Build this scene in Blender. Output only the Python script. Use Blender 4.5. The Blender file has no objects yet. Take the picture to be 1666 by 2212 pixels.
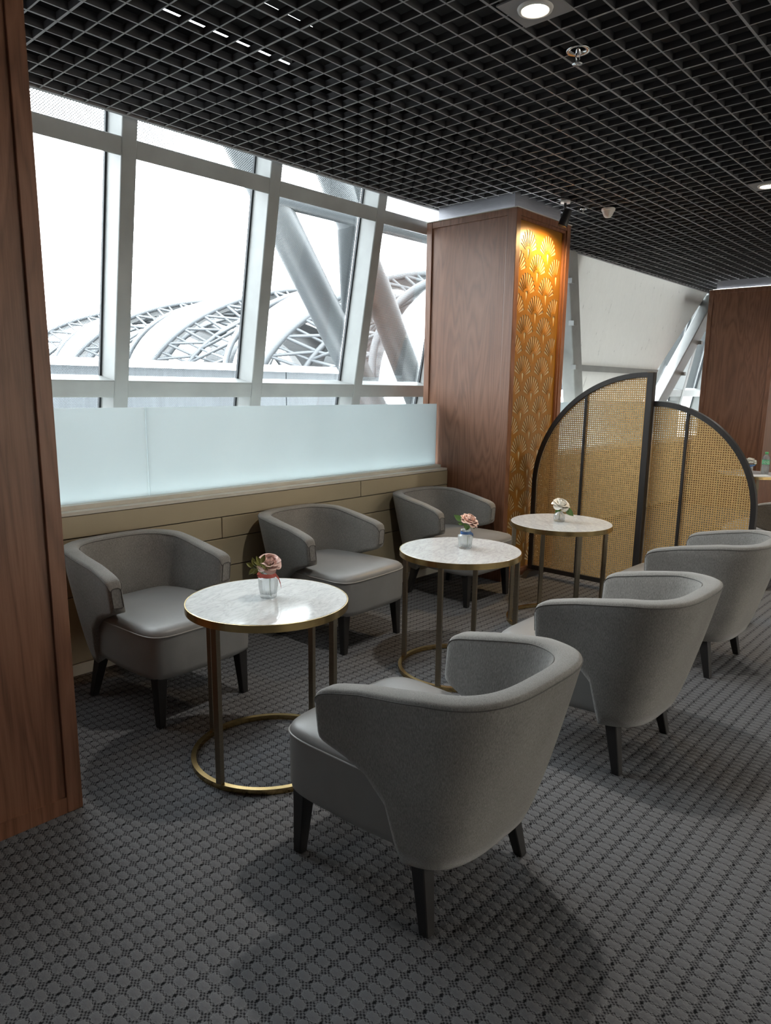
import bpy, bmesh, math, random
from math import sin, cos, pi, radians, sqrt
from mathutils import Vector, Matrix
random.seed(7)
scene = bpy.context.scene
COL = scene.collection

# ------------------------------------------------------------------ camera
W, H = 1666, 2212
F_PX, CX, CY = 1539.9614, 830.3807, 1135.6975
yaw, pitch, roll = radians(42.36422275), radians(10.9700858), radians(-0.74595686)
fw = Vector((cos(yaw)*cos(pitch), sin(yaw)*cos(pitch), -sin(pitch)))
rt = Vector((sin(yaw), -cos(yaw), 0.0))
dn = fw.cross(rt)
r2 = cos(roll)*rt + sin(roll)*dn
d2 = -sin(roll)*rt + cos(roll)*dn
cam_data = bpy.data.cameras.new('camera')
cam_data.sensor_fit = 'HORIZONTAL'
cam_data.sensor_width = 36.0
cam_data.lens = F_PX/W*36.0
cam_data.shift_x = (W/2-CX)/W
cam_data.shift_y = (CY-H/2)/W
cam_data.clip_start, cam_data.clip_end = 0.05, 500
cam = bpy.data.objects.new('camera', cam_data)
COL.objects.link(cam)
mw = Matrix(((r2.x, -d2.x, -fw.x, 0.0), (r2.y, -d2.y, -fw.y, 0.0), (r2.z, -d2.z, -fw.z, 1.5), (0, 0, 0, 1)))
cam.matrix_world = mw
scene.camera = cam

# ------------------------------------------------------------------ sky, exposure
world = bpy.data.worlds.new('overcast_sky')
scene.world = world
world.use_nodes = True
bg = world.node_tree.nodes['Background']
bg.inputs[0].default_value = (0.93, 0.97, 1.0, 1)
bg.inputs[1].default_value = 6.0
vs = scene.view_settings
vs.view_transform = 'Standard'
vs.look = 'None'
vs.gamma = 1.0
vs.exposure = 1.52
vs.use_curve_mapping = False
cy = scene.cycles
cy.use_denoising = True
cy.max_bounces = 10
cy.diffuse_bounces = 5
cy.glossy_bounces = 4
cy.transmission_bounces = 8
cy.transparent_max_bounces = 16
cy.caustics_reflective = False
cy.caustics_refractive = False
cy.sample_clamp_indirect = 4.0
# sampling portal over the glazing (emits nothing itself)
pl = bpy.data.lights.new('window_portal', 'AREA')
pl.shape = 'RECTANGLE'
pl.size, pl.size_y = 18.6, 2.3
pl.cycles.is_portal = True
po = bpy.data.objects.new('window_portal', pl)
COL.objects.link(po)
po.location = (4.2, 4.42, 2.1)
po.rotation_euler = (radians(-80), 0, 0)

# ------------------------------------------------------------------ materials
MATS = {}
def new_mat(name):
    m = bpy.data.materials.new(name)
    m.use_nodes = True
    MATS[name] = m
    nt = m.node_tree
    return m, nt, nt.nodes['Principled BSDF']
def N(nt, t, **kw):
    n = nt.nodes.new(t)
    for k, v in kw.items():
        setattr(n, k, v)
    return n
def ramp(nt, fac, stops):
    n = nt.nodes.new('ShaderNodeValToRGB')
    e = n.color_ramp.elements
    while len(e) < len(stops):
        e.new(0.5)
    for el, (p, c) in zip(e, stops):
        el.position = p
        el.color = (*c, 1)
    nt.links.new(fac, n.inputs[0])
    return n.outputs[0]
def coords(nt, scale=(1, 1, 1), kind='Object'):
    tc = N(nt, 'ShaderNodeTexCoord')
    mp = N(nt, 'ShaderNodeMapping')
    mp.inputs['Scale'].default_value = scale
    nt.links.new(tc.outputs[kind], mp.inputs['Vector'])
    return mp.outputs[0]
def noise(nt, vec, scale, detail=4, rough=0.55, dist=0.0):
    n = N(nt, 'ShaderNodeTexNoise')
    n.inputs['Scale'].default_value = scale
    n.inputs['Detail'].default_value = detail
    n.inputs['Roughness'].default_value = rough
    n.inputs['Distortion'].default_value = dist
    nt.links.new(vec, n.inputs['Vector'])
    return n.outputs['Fac']
def bump(nt, b, h, strength=0.2, dist=0.01):
    n = N(nt, 'ShaderNodeBump')
    n.inputs['Strength'].default_value = strength
    n.inputs['Distance'].default_value = dist
    nt.links.new(h, n.inputs['Height'])
    nt.links.new(n.outputs[0], b.inputs['Normal'])
def math_n(nt, op, a, b=None):
    n = N(nt, 'ShaderNodeMath', operation=op)
    for i, v in enumerate((a, b)):
        if v is None:
            continue
        if isinstance(v, (int, float)):
            n.inputs[i].default_value = v
        else:
            nt.links.new(v, n.inputs[i])
    return n.outputs[0]
def plain(name, col, rough=0.5, metal=0.0, var=0.06, vscale=6.0, spec=0.5, bumps=0.0, bscale=200):
    m, nt, b = new_mat(name)
    v = coords(nt)
    f = noise(nt, v, vscale, 3)
    lo = tuple(c*(1-var) for c in col)
    hi = tuple(min(1, c*(1+var)) for c in col)
    nt.links.new(ramp(nt, f, [(0.3, lo), (0.7, hi)]), b.inputs['Base Color'])
    b.inputs['Roughness'].default_value = rough
    b.inputs['Metallic'].default_value = metal
    b.inputs['Specular IOR Level'].default_value = spec
    if bumps:
        bump(nt, b, noise(nt, v, bscale, 2), bumps, 0.002)
    return m
def emis(name, col, strength):
    m, nt, b = new_mat(name)
    b.inputs['Base Color'].default_value = (*col, 1)
    b.inputs['Emission Color'].default_value = (*col, 1)
    b.inputs['Emission Strength'].default_value = strength
    return m

def wood_mat(name, dark, mid, light, rough=0.42):
    m, nt, b = new_mat(name)
    v = coords(nt, (3.2, 3.2, 0.35))
    big = noise(nt, v, 1.6, 3, 0.5, 0.6)
    tri = math_n(nt, 'PINGPONG', math_n(nt, 'MULTIPLY', big, 24.0), 1.0)
    v2 = coords(nt, (60, 60, 1.6))
    fine = noise(nt, v2, 3.0, 4, 0.6)
    v3 = coords(nt, (1, 1, 0.4))
    patch = noise(nt, v3, 1.2, 2)
    mix = math_n(nt, 'ADD', math_n(nt, 'MULTIPLY', tri, 0.36), math_n(nt, 'MULTIPLY', fine, 0.62))
    mix = math_n(nt, 'ADD', mix, math_n(nt, 'MULTIPLY', patch, 0.12))
    nt.links.new(ramp(nt, mix, [(0.22, dark), (0.52, mid), (0.9, light)]), b.inputs['Base Color'])
    b.inputs['Roughness'].default_value = rough
    bump(nt, b, mix, 0.12, 0.002)
    return m
wood_mat('wood', (0.105, 0.040, 0.018), (0.19, 0.080, 0.041), (0.245, 0.115, 0.066))
wood_mat('dark_frame_wood', (0.008, 0.006, 0.005), (0.014, 0.010, 0.008), (0.022, 0.015, 0.012), 0.5)

def carpet():
    m, nt, b = new_mat('carpet')
    tc = N(nt, 'ShaderNodeTexCoord')
    wob = N(nt, 'ShaderNodeTexNoise')
    wob.inputs['Scale'].default_value = 110
    nt.links.new(tc.outputs['Object'], wob.inputs['Vector'])
    sep = N(nt, 'ShaderNodeSeparateXYZ')
    nt.links.new(tc.outputs['Object'], sep.inputs[0])
    wob_s = math_n(nt, 'MULTIPLY', math_n(nt, 'SUBTRACT', wob.outputs['Fac'], 0.5), 0.009)
    x = math_n(nt, 'ADD', sep.outputs['X'], wob_s)
    y = math_n(nt, 'ADD', sep.outputs['Y'], wob_s)
    PP = lambda v, p: math_n(nt, 'PINGPONG', v, p)
    dx = math_n(nt, 'MULTIPLY', PP(x, 0.01635), 1/0.0132)
    dy = math_n(nt, 'MULTIPLY', math_n(nt, 'SUBTRACT', 0.027, PP(y, 0.027)), 1/0.0200)
    star = math_n(nt, 'MINIMUM', math_n(nt, 'MAXIMUM', dx, dy), math_n(nt, 'MULTIPLY', math_n(nt, 'ADD', dx, dy), 0.74))
    # small checker of loops between the stars
    chk = math_n(nt, 'MULTIPLY', math_n(nt, 'COSINE', math_n(nt, 'MULTIPLY', x, 2*pi/0.0109)),
                 math_n(nt, 'COSINE', math_n(nt, 'MULTIPLY', y, 2*pi/0.0135)))
    dX = math_n(nt, 'MULTIPLY', PP(x, 0.0327), 1/0.0055)
    dY = math_n(nt, 'MULTIPLY', PP(y, 0.027), 1/0.0055)
    dot = math_n(nt, 'LESS_THAN', math_n(nt, 'ADD', dX, dY), 1.0)
    cstar = ramp(nt, star, [(0.0, (0.138, 0.138, 0.145)), (0.70, (0.144, 0.144, 0.151)), (0.82, (0.185, 0.185, 0.19)), (0.90, (0.09, 0.09, 0.095)), (0.97, (0.08, 0.08, 0.084))])
    cchk = ramp(nt, math_n(nt, 'ADD', math_n(nt, 'MULTIPLY', chk, 0.5), 0.5), [(0.28, (0.026, 0.026, 0.028)), (0.46, (0.09, 0.09, 0.094)), (0.72, (0.135, 0.135, 0.14))])
    outm = N(nt, 'ShaderNodeMixRGB')
    nt.links.new(math_n(nt, 'GREATER_THAN', star, 0.88), outm.inputs[0])
    nt.links.new(cstar, outm.inputs[1])
    nt.links.new(cchk, outm.inputs[2])
    dm = N(nt, 'ShaderNodeMixRGB')
    nt.links.new(dot, dm.inputs[0])
    nt.links.new(outm.outputs[0], dm.inputs[1])
    dm.inputs[2].default_value = (0.012, 0.012, 0.013, 1)
    base = dm.outputs[0]
    g01 = math_n(nt, 'SUBTRACT', 1.0, star)
    pile = noise(nt, tc.outputs['Object'], 900, 2)
    mx = N(nt, 'ShaderNodeMixRGB', blend_type='MULTIPLY')
    mx.inputs[0].default_value = 0.5
    nt.links.new(base, mx.inputs[1])
    nt.links.new(ramp(nt, pile, [(0.3, (0.6, 0.6, 0.6)), (0.7, (1.3, 1.3, 1.3))]), mx.inputs[2])
    nt.links.new(mx.outputs[0], b.inputs['Base Color'])
    b.inputs['Roughness'].default_value = 0.95
    b.inputs['Specular IOR Level'].default_value = 0.1
    bump(nt, b, g01, 0.6, 0.006)
carpet()

def fabric(name, lo, hi):
    m, nt, b = new_mat(name)
    v = coords(nt, (420, 420, 90))
    f = noise(nt, v, 1.0, 3, 0.6)
    v2 = coords(nt, (1, 1, 1))
    big = noise(nt, v2, 7, 3)
    mx = math_n(nt, 'ADD', math_n(nt, 'MULTIPLY', f, 0.8), math_n(nt, 'MULTIPLY', big, 0.2))
    nt.links.new(ramp(nt, mx, [(0.33, lo), (0.68, hi)]), b.inputs['Base Color'])
    b.inputs['Roughness'].default_value = 0.9
    b.inputs['Specular IOR Level'].default_value = 0.15
    b.inputs['Sheen Weight'].default_value = 0.25
    bump(nt, b, f, 0.25, 0.002)
fabric('grey_fabric', (0.125, 0.120, 0.112), (0.27, 0.262, 0.247))
fabric('seam', (0.07, 0.067, 0.062), (0.12, 0.115, 0.108))
plain('leather', (0.215, 0.213, 0.210), 0.42, 0, 0.04, 9, 0.5, 0.12, 350)
plain('leather_piping', (0.30, 0.29, 0.28), 0.4)
plain('black_leg', (0.010, 0.009, 0.009), 0.45)

def marble():
    m, nt, b = new_mat('marble')
    v = coords(nt, (1.0, 2.6, 1.0))
    a = noise(nt, v, 9, 6, 0.62, 1.2)
    d = math_n(nt, 'ABSOLUTE', math_n(nt, 'SUBTRACT', a, 0.5))
    c = noise(nt, coords(nt, (1, 3, 1)), 26, 5, 0.6, 0.4)
    s = math_n(nt, 'ADD', math_n(nt, 'MULTIPLY', d, 4.0), math_n(nt, 'MULTIPLY', c, 0.5))
    nt.links.new(ramp(nt, s, [(0.16, (0.40, 0.40, 0.40)), (0.36, (0.52, 0.52, 0.517)), (0.7, (0.57, 0.57, 0.566))]), b.inputs['Base Color'])
    b.inputs['Roughness'].default_value = 0.10
marble()
def brushed(name, col, rough):
    m, nt, b = new_mat(name)
    f = noise(nt, coords(nt, (4, 4, 160)), 3, 3)
    nt.links.new(ramp(nt, f, [(0.3, tuple(c*0.8 for c in col)), (0.7, col)]), b.inputs['Base Color'])
    b.inputs['Metallic'].default_value = 1.0
    b.inputs['Roughness'].default_value = rough
brushed('brass', (0.56, 0.40, 0.18), 0.24)
brushed('bronze', (0.30, 0.25, 0.18), 0.34)
brushed('steel', (0.38, 0.38, 0.41), 0.45)
brushed('chrome', (0.75, 0.75, 0.75), 0.2)
plain('mullion_paint', (0.30, 0.31, 0.305), 0.5, 0, 0.10, 4)
plain('gasket', (0.03, 0.035, 0.04), 0.6)
plain('beige_panel', (0.35, 0.30, 0.205), 0.45, 0, 0.03, 3)
plain('groove', (0.03, 0.025, 0.02), 0.8)
plain('stone_cap', (0.55, 0.53, 0.47), 0.4, 0, 0.05, 10)
plain('blade_dark', (0.045, 0.045, 0.048), 0.5, 0, 0.05, 8)
plain('ceiling_bar', (0.26, 0.26, 0.265), 0.55, 0, 0.03, 8)
plain('plenum', (0.012, 0.012, 0.013), 0.9)
plain('room_wall', (0.70, 0.68, 0.63), 0.7)
plain('ceiling_white', (0.30, 0.30, 0.30), 0.8)
plain('white_plastic', (0.72, 0.70, 0.66), 0.4)
plain('black_metal', (0.015, 0.015, 0.016), 0.4)
plain('gold_paint', (0.27, 0.118, 0.012), 0.36, 0.1, 0.05, 6)
plain('cream_backing', (0.50, 0.41, 0.25), 0.5)
plain('cane', (0.64, 0.405, 0.15), 0.5, 0, 0.16, 60)
plain('cane_edge', (0.62, 0.46, 0.25), 0.5)
plain('fabric_panel_white', (0.62, 0.62, 0.60), 0.7, 0, 0.05, 8)
plain('exterior_white', (0.75, 0.75, 0.75), 0.6)
plain('exterior_steel', (0.07, 0.076, 0.082), 0.5)
plain('exterior_tube', (0.062, 0.068, 0.072), 0.45, 0, 0.08, 3)
plain('exterior_glazing', (0.05, 0.058, 0.065), 0.3)
plain('exterior_ground', (0.16, 0.16, 0.16), 0.9)
plain('petal_blush', (0.80, 0.58, 0.53), 0.6)
plain('petal_pink', (0.86, 0.64, 0.55), 0.6)
plain('petal_white', (0.88, 0.85, 0.78), 0.6)
plain('leaf_olive', (0.20, 0.20, 0.045), 0.5, 0, 0.2, 60)
plain('leaf_green', (0.10, 0.20, 0.05), 0.5, 0, 0.2, 60)
plain('stem_green', (0.16, 0.22, 0.06), 0.6)
plain('ribbon_coral', (0.62, 0.13, 0.10), 0.4)
plain('ribbon_blue', (0.05, 0.13, 0.33), 0.4)
plain('ribbon_sky', (0.25, 0.42, 0.75), 0.4)
plain('ribbon_tan', (0.5, 0.3, 0.16), 0.5)
plain('bottle_green', (0.10, 0.42, 0.16), 0.4)
plain('label_green', (0.16, 0.50, 0.27), 0.5)
plain('paper_white', (0.75, 0.75, 0.74), 0.6)
emis('downlight_glow', (1.0, 0.90, 0.72), 14.0)
emis('led_white', (0.90, 0.95, 1.0), 5.0)
emis('led_cool', (0.85, 0.97, 1.0), 4.0)
emis('spot_glow', (1.0, 0.75, 0.4), 9.0)
emis('tube_glow', (0.85, 0.93, 1.0), 4.0)
def ext_clad():
    m, nt, b = new_mat('exterior_cladding')
    f = noise(nt, coords(nt, (14, 14, 0.25)), 2.0, 4, 0.7)
    nt.links.new(ramp(nt, f, [(0.3, (0.03, 0.034, 0.038)), (0.7, (0.065, 0.072, 0.078))]), b.inputs['Base Color'])
    b.inputs['Roughness'].default_value = 0.5
ext_clad()
def glass_pane(name, dots):
    m, nt, b = new_mat(name)
    nt.nodes.remove(b)
    out = nt.nodes['Material Output']
    tr = N(nt, 'ShaderNodeBsdfTransparent')
    tr.inputs[0].default_value = (0.90, 0.925, 0.93, 1)
    gl = N(nt, 'ShaderNodeBsdfGlossy')
    gl.inputs['Roughness'].default_value = 0.02
    gl.inputs['Color'].default_value = (0.9, 0.9, 0.9, 1)
    fr = N(nt, 'ShaderNodeFresnel')
    fr.inputs[0].default_value = 1.4
    mx = N(nt, 'ShaderNodeMixShader')
    nt.links.new(math_n(nt, 'MULTIPLY', fr.outputs[0], 0.6), mx.inputs[0])
    nt.links.new(tr.outputs[0], mx.inputs[1])
    nt.links.new(gl.outputs[0], mx.inputs[2])
    # printed dot frit
    tc = N(nt, 'ShaderNodeTexCoord')
    sep = N(nt, 'ShaderNodeSeparateXYZ')
    nt.links.new(tc.outputs['Object'], sep.inputs[0])
    s = math_n(nt, 'MULTIPLY', math_n(nt, 'SINE', math_n(nt, 'MULTIPLY', sep.outputs['X'], 2*pi/0.016)),
               math_n(nt, 'SINE', math_n(nt, 'MULTIPLY', sep.outputs['Z'], 2*pi/0.016)))
    d = math_n(nt, 'GREATER_THAN', s, dots)
    df = N(nt, 'ShaderNodeBsdfDiffuse')
    df.inputs[0].default_value = (0.35, 0.36, 0.36, 1)
    m2 = N(nt, 'ShaderNodeMixShader')
    nt.links.new(d, m2.inputs[0])
    nt.links.new(mx.outputs[0], m2.inputs[1])
    nt.links.new(df.outputs[0], m2.inputs[2])
    nt.links.new(m2.outputs[0], out.inputs[0])
glass_pane('pane_glass', 0.88)
glass_pane('pane_glass_fritted', 0.45)
def frosted():
    m, nt, b = new_mat('frosted_glass')
    nt.nodes.remove(b)
    out = nt.nodes['Material Output']
    f = noise(nt, coords(nt), 3, 2)
    col = ramp(nt, f, [(0.3, (0.645, 0.70, 0.714)), (0.7, (0.665, 0.72, 0.734))])
    t = N(nt, 'ShaderNodeBsdfTranslucent')
    d = N(nt, 'ShaderNodeBsdfDiffuse')
    g = N(nt, 'ShaderNodeBsdfGlossy')
    g.inputs['Roughness'].default_value = 0.25
    nt.links.new(col, t.inputs[0])
    nt.links.new(col, d.inputs[0])
    a = N(nt, 'ShaderNodeMixShader')
    a.inputs[0].default_value = 0.45
    nt.links.new(t.outputs[0], a.inputs[1])
    nt.links.new(d.outputs[0], a.inputs[2])
    c = N(nt, 'ShaderNodeMixShader')
    c.inputs[0].default_value = 0.04
    nt.links.new(a.outputs[0], c.inputs[1])
    nt.links.new(g.outputs[0], c.inputs[2])
    nt.links.new(c.outputs[0], out.inputs[0])
frosted()
def clear_glass():
    m, nt, b = new_mat('vase_glass')
    f = noise(nt, coords(nt), 30, 2)
    nt.links.new(ramp(nt, f, [(0.0, (0.97, 0.98, 0.98)), (1.0, (1, 1, 1))]), b.inputs['Base Color'])
    b.inputs['Transmission Weight'].default_value = 1.0
    b.inputs['Roughness'].default_value = 0.05
    b.inputs['IOR'].default_value = 1.45
    tr = N(nt, 'ShaderNodeBsdfTransparent')
    tr.inputs[0].default_value = (0.96, 0.97, 0.97, 1)
    m1 = N(nt, 'ShaderNodeMixShader')
    m1.inputs[0].default_value = 0.45
    nt.links.new(tr.outputs[0], m1.inputs[1])
    nt.links.new(b.outputs[0], m1.inputs[2])
    tl = N(nt, 'ShaderNodeBsdfTranslucent')
    tl.inputs[0].default_value = (0.9, 0.92, 0.92, 1)
    m2 = N(nt, 'ShaderNodeMixShader')
    m2.inputs[0].default_value = 0.17
    nt.links.new(m1.outputs[0], m2.inputs[1])
    nt.links.new(tl.outputs[0], m2.inputs[2])
    nt.links.new(m2.outputs[0], nt.nodes['Material Output'].inputs[0])
clear_glass()

# ------------------------------------------------------------------ mesh helpers
class MB:
    def __init__(self):
        self.v, self.f, self.s = [], [], []
    def add(self, verts, faces, smooth=False):
        o = len(self.v)
        self.v += [tuple(p) for p in verts]
        self.f += [tuple(i+o for i in f) for f in faces]
        self.s += [smooth]*len(faces)
        return self
    def box(self, a, b):
        x0, y0, z0 = a
        x1, y1, z1 = b
        return self.add([(x0, y0, z0), (x1, y0, z0), (x1, y1, z0), (x0, y1, z0), (x0, y0, z1), (x1, y0, z1), (x1, y1, z1), (x0, y1, z1)],
                        [(0, 3, 2, 1), (4, 5, 6, 7), (0, 1, 5, 4), (1, 2, 6, 5), (2, 3, 7, 6), (3, 0, 4, 7)])
    def hexa(self, p):          # 8 points, bottom 4 then top 4
        return self.add(p, [(0, 3, 2, 1), (4, 5, 6, 7), (0, 1, 5, 4), (1, 2, 6, 5), (2, 3, 7, 6), (3, 0, 4, 7)])
    def tube(self, pts, r, seg=10, closed=False, caps=True):
        pts = [Vector(p) for p in pts]
        n = len(pts)
        rings = []
        up = Vector((0, 0, 1))
        prev = None
        for i, p in enumerate(pts):
            if closed:
                t = pts[(i+1) % n]-pts[i-1]
            else:
                t = pts[min(i+1, n-1)]-pts[max(i-1, 0)]
            t.normalize()
            ref = prev if prev is not None else (up if abs(t.z) < 0.95 else Vector((1, 0, 0)))
            x = (ref-t*ref.dot(t)).normalized()
            prev = x
            y = t.cross(x)
            rr = r[i] if isinstance(r, (list, tuple)) else r
            rings.append([p+(x*cos(2*pi*k/seg)+y*sin(2*pi*k/seg))*rr for k in range(seg)])
        vs_ = [q for ring in rings for q in ring]
        fs = []
        m = n if closed else n-1
        for i in range(m):
            for k in range(seg):
                a, b_ = i*seg+k, i*seg+(k+1) % seg
                c, d = ((i+1) % n)*seg+(k+1) % seg, ((i+1) % n)*seg+k
                fs.append((a, b_, c, d))
        self.add(vs_, fs, True)
        if caps and not closed:
            o = len(self.v)-len(vs_)
            self.f.append(tuple(o+k for k in range(seg))[::-1]); self.s.append(False)
            self.f.append(tuple(o+(n-1)*seg+k for k in range(seg))); self.s.append(False)
        return self
    def lathe(self, prof, seg=32, center=(0, 0, 0), smooth=True, mod=None):
        vs_, fs = [], []
        for j, (r, z) in enumerate(prof):
            for k in range(seg):
                a = 2*pi*k/seg
                rr = r+(mod(a, z, r) if mod else 0)
                vs_.append((center[0]+rr*cos(a), center[1]+rr*sin(a), center[2]+z))
        for j in range(len(prof)-1):
            for k in range(seg):
                fs.append((j*seg+k, j*seg+(k+1) % seg, (j+1)*seg+(k+1) % seg, (j+1)*seg+k))
        return self.add(vs_, fs, smooth)
    def bands(self, prof, seg=72):
        for p, q in zip(prof, prof[1:]):
            self.lathe([p, q], seg)
        return self
    def cyl(self, c, r, z0, z1, seg=24):
        vs_ = [(c[0]+r*cos(2*pi*k/seg), c[1]+r*sin(2*pi*k/seg), z) for z in (z0, z1) for k in range(seg)]
        self.add(vs_, [(k, (k+1) % seg, seg+(k+1) % seg, seg+k) for k in range(seg)], True)
        o = len(self.v)-2*seg
        self.f.append(tuple(o+k for k in range(seg))[::-1]); self.s.append(False)
        self.f.append(tuple(o+seg+k for k in range(seg))); self.s.append(False)
        return self
    def mesh(self, name, mat):
        me = bpy.data.meshes.new(name)
        me.from_pydata(self.v, [], self.f)
        me.polygons.foreach_set('use_smooth', self.s)
        me.materials.append(MATS[mat])
        me.update()
        return me
    def build(self, name, mat, parent=None, loc=None):
        return mk(name, self.mesh(name, mat), parent, loc)
def mk(name, me, parent=None, loc=None):
    o = bpy.data.objects.new(name, me)
    COL.objects.link(o)
    if parent is not None:
        o.parent = parent
    if loc is not None:
        o.location = loc
    return o
def tag(o, label, cat, group=None, kind=None):
    o['label'] = label
    o['category'] = cat
    if group:
        o['group'] = group
    if kind:
        o['kind'] = kind
    return o
def thing(name, label, cat, loc=(0, 0, 0), rz=0.0, group=None, kind=None):
    o = bpy.data.objects.new(name, None)
    o.empty_display_size = 0.1
    COL.objects.link(o)
    o.location = loc
    o.rotation_euler = (0, 0, rz)
    return tag(o, label, cat, group, kind)
def copy_tree(o, parent=None):
    c = o.copy()
    COL.objects.link(c)
    c.parent = parent
    for ch in list(o.children):
        copy_tree(ch, c)
    return c
def bevel(o, w=0.004, seg=2):
    m = o.modifiers.new('bevel', 'BEVEL')
    m.width = w
    m.segments = seg
    m.limit_method = 'ANGLE'
    m.angle_limit = radians(40)
    return o

# ------------------------------------------------------------------ structure
XA, XB, YB = -5.2, 13.6, -6.0
ZC = 2.90
tag(MB().box((XA, YB, -0.05), (XB, 4.6, 0.0)).build('floor', 'carpet'), 'dark grey carpet floor with small woven star pattern', 'floor', kind='structure')
ceil = tag(MB().box((XA, YB, 3.55), (XB, 3.82, 3.65)).build('ceiling', 'plenum'), 'dark open cell grid ceiling above the seating area', 'ceiling', kind='structure')
PITCH = 0.1125
GY0, GX0 = 3.759-18*0.1125, 1.653+10*0.1125
YG = -2.0
hb = 0.030
def bar_mesh(axis, length, w):
    m = MB()
    if axis == 'x':
        m.box((0, -w/2, 0), (length, w/2, hb))
    else:
        m.box((-w/2, 0, 0.0008), (w/2, length, hb-0.0008))
    me = m.mesh('grid_bar', 'blade_dark')
    me.materials.append(MATS['ceiling_bar'])
    me.polygons[0].material_index = 1
    return me
bx1, bx2 = bar_mesh('x', XB-XA, 0.0075), bar_mesh('x', XB-XA, 0.011)
by1, by2 = bar_mesh('y', 3.80-YG, 0.0075), bar_mesh('y', 3.80-YG, 0.011)
k0, k1 = int((YG-GY0)/PITCH), int((3.79-GY0)/PITCH)
for k in range(k0, k1+1):
    mk('grid_bar', bx2 if k % 6 == 0 else bx1, ceil, (XA, GY0+k*PITCH, ZC))
k0, k1 = int((-1.5-GX0)/PITCH), int((13.4-GX0)/PITCH)
for k in range(k0, k1+1):
    mk('grid_bar', by2 if k % 6 == 0 else by1, ceil, (GX0+k*PITCH, YG, ZC))
MB().box((XA, 3.80, ZC-0.003), (XB, 3.825, ZC+0.05)).build('edge_trim', 'ceiling_bar', ceil)
MB().box((XA, 3.79, ZC+0.05), (XB, 3.81, 3.55)).build('plenum_fascia', 'plenum', ceil)
MB().box((XA, YB, ZC), (XB, YG-0.01, ZC+0.02)).build('plain_ceiling', 'ceiling_white', ceil)

# rest of the room, behind and beside the camera
tag(MB().box((XA, YB-0.1, 0), (XB, YB, 3.6)).build('wall_back', 'room_wall'), 'warm beige plain wall behind the viewer', 'wall', kind='structure')
tag(MB().box((XA-0.1, YB, 0), (XA, 4.6, 3.6)).build('wall_front', 'wood'), 'brown wooden end wall beyond the left pillar', 'wall', kind='structure')
tag(MB().box((XB, YB, 0), (XB+0.1, 3.5, 3.6)).build('wall_right', 'room_wall'), 'warm beige end wall beyond the far column', 'wall', kind='structure')

# low clad wall under the windows
YW = 3.549
wall = thing('wall_left', 'low beige panelled wall with pale ledge under the windows', 'wall', (0, 0, 0), kind='structure')
MB().box((XA, YW+0.012, 0), (XB, 4.5, 0.842)).build('wall_core', 'groove', wall)
MB().box((XA, YW-0.004, 0.844), (4.64, 4.46, 0.862)).build('ledge_cap', 'stone_cap', wall)
MB().box((5.47, YW-0.004, 0.844), (XB, 4.46, 0.862)).build('ledge_cap', 'stone_cap', wall)
MB().box((XA, 3.61, 0.862), (4.64, 3.70, 0.884)).build('kerb', 'stone_cap', wall)
MB().box((5.47, 3.61, 0.862), (XB, 3.70, 0.884)).build('kerb', 'stone_cap', wall)
g = 0.0025
def clad(x0, x1, z0, z1):
    bevel(MB().box((x0+g, YW, z0+g), (x1-g, YW+0.02, z1-g)).build('cladding_panel', 'beige_panel', wall), 0.002, 1)
rows = [(0.725, 0.843, (XA, -2.4, 0.03, 3.637, 4.656)), (0.595, 0.725, (XA, -1.3, 0.9, 2.446, 4.656)),
        (0.42, 0.595, (XA, -2.4, 0.03, 2.9, 4.656)), (0.06, 0.42, (XA, -1.3, 0.9, 3.2, 4.656))]
for z0, z1, xs in rows:
    for a, b_ in zip(xs, xs[1:]):
        clad(a, b_, z0, z1)
    clad(5.45, 9.5, z0, z1)
    clad(9.5, XB, z0, z1)
MB().box((XA, YW-0.006, 0), (4.656, YW+0.012, 0.06)).build('plinth', 'stone_cap', wall)

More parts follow.
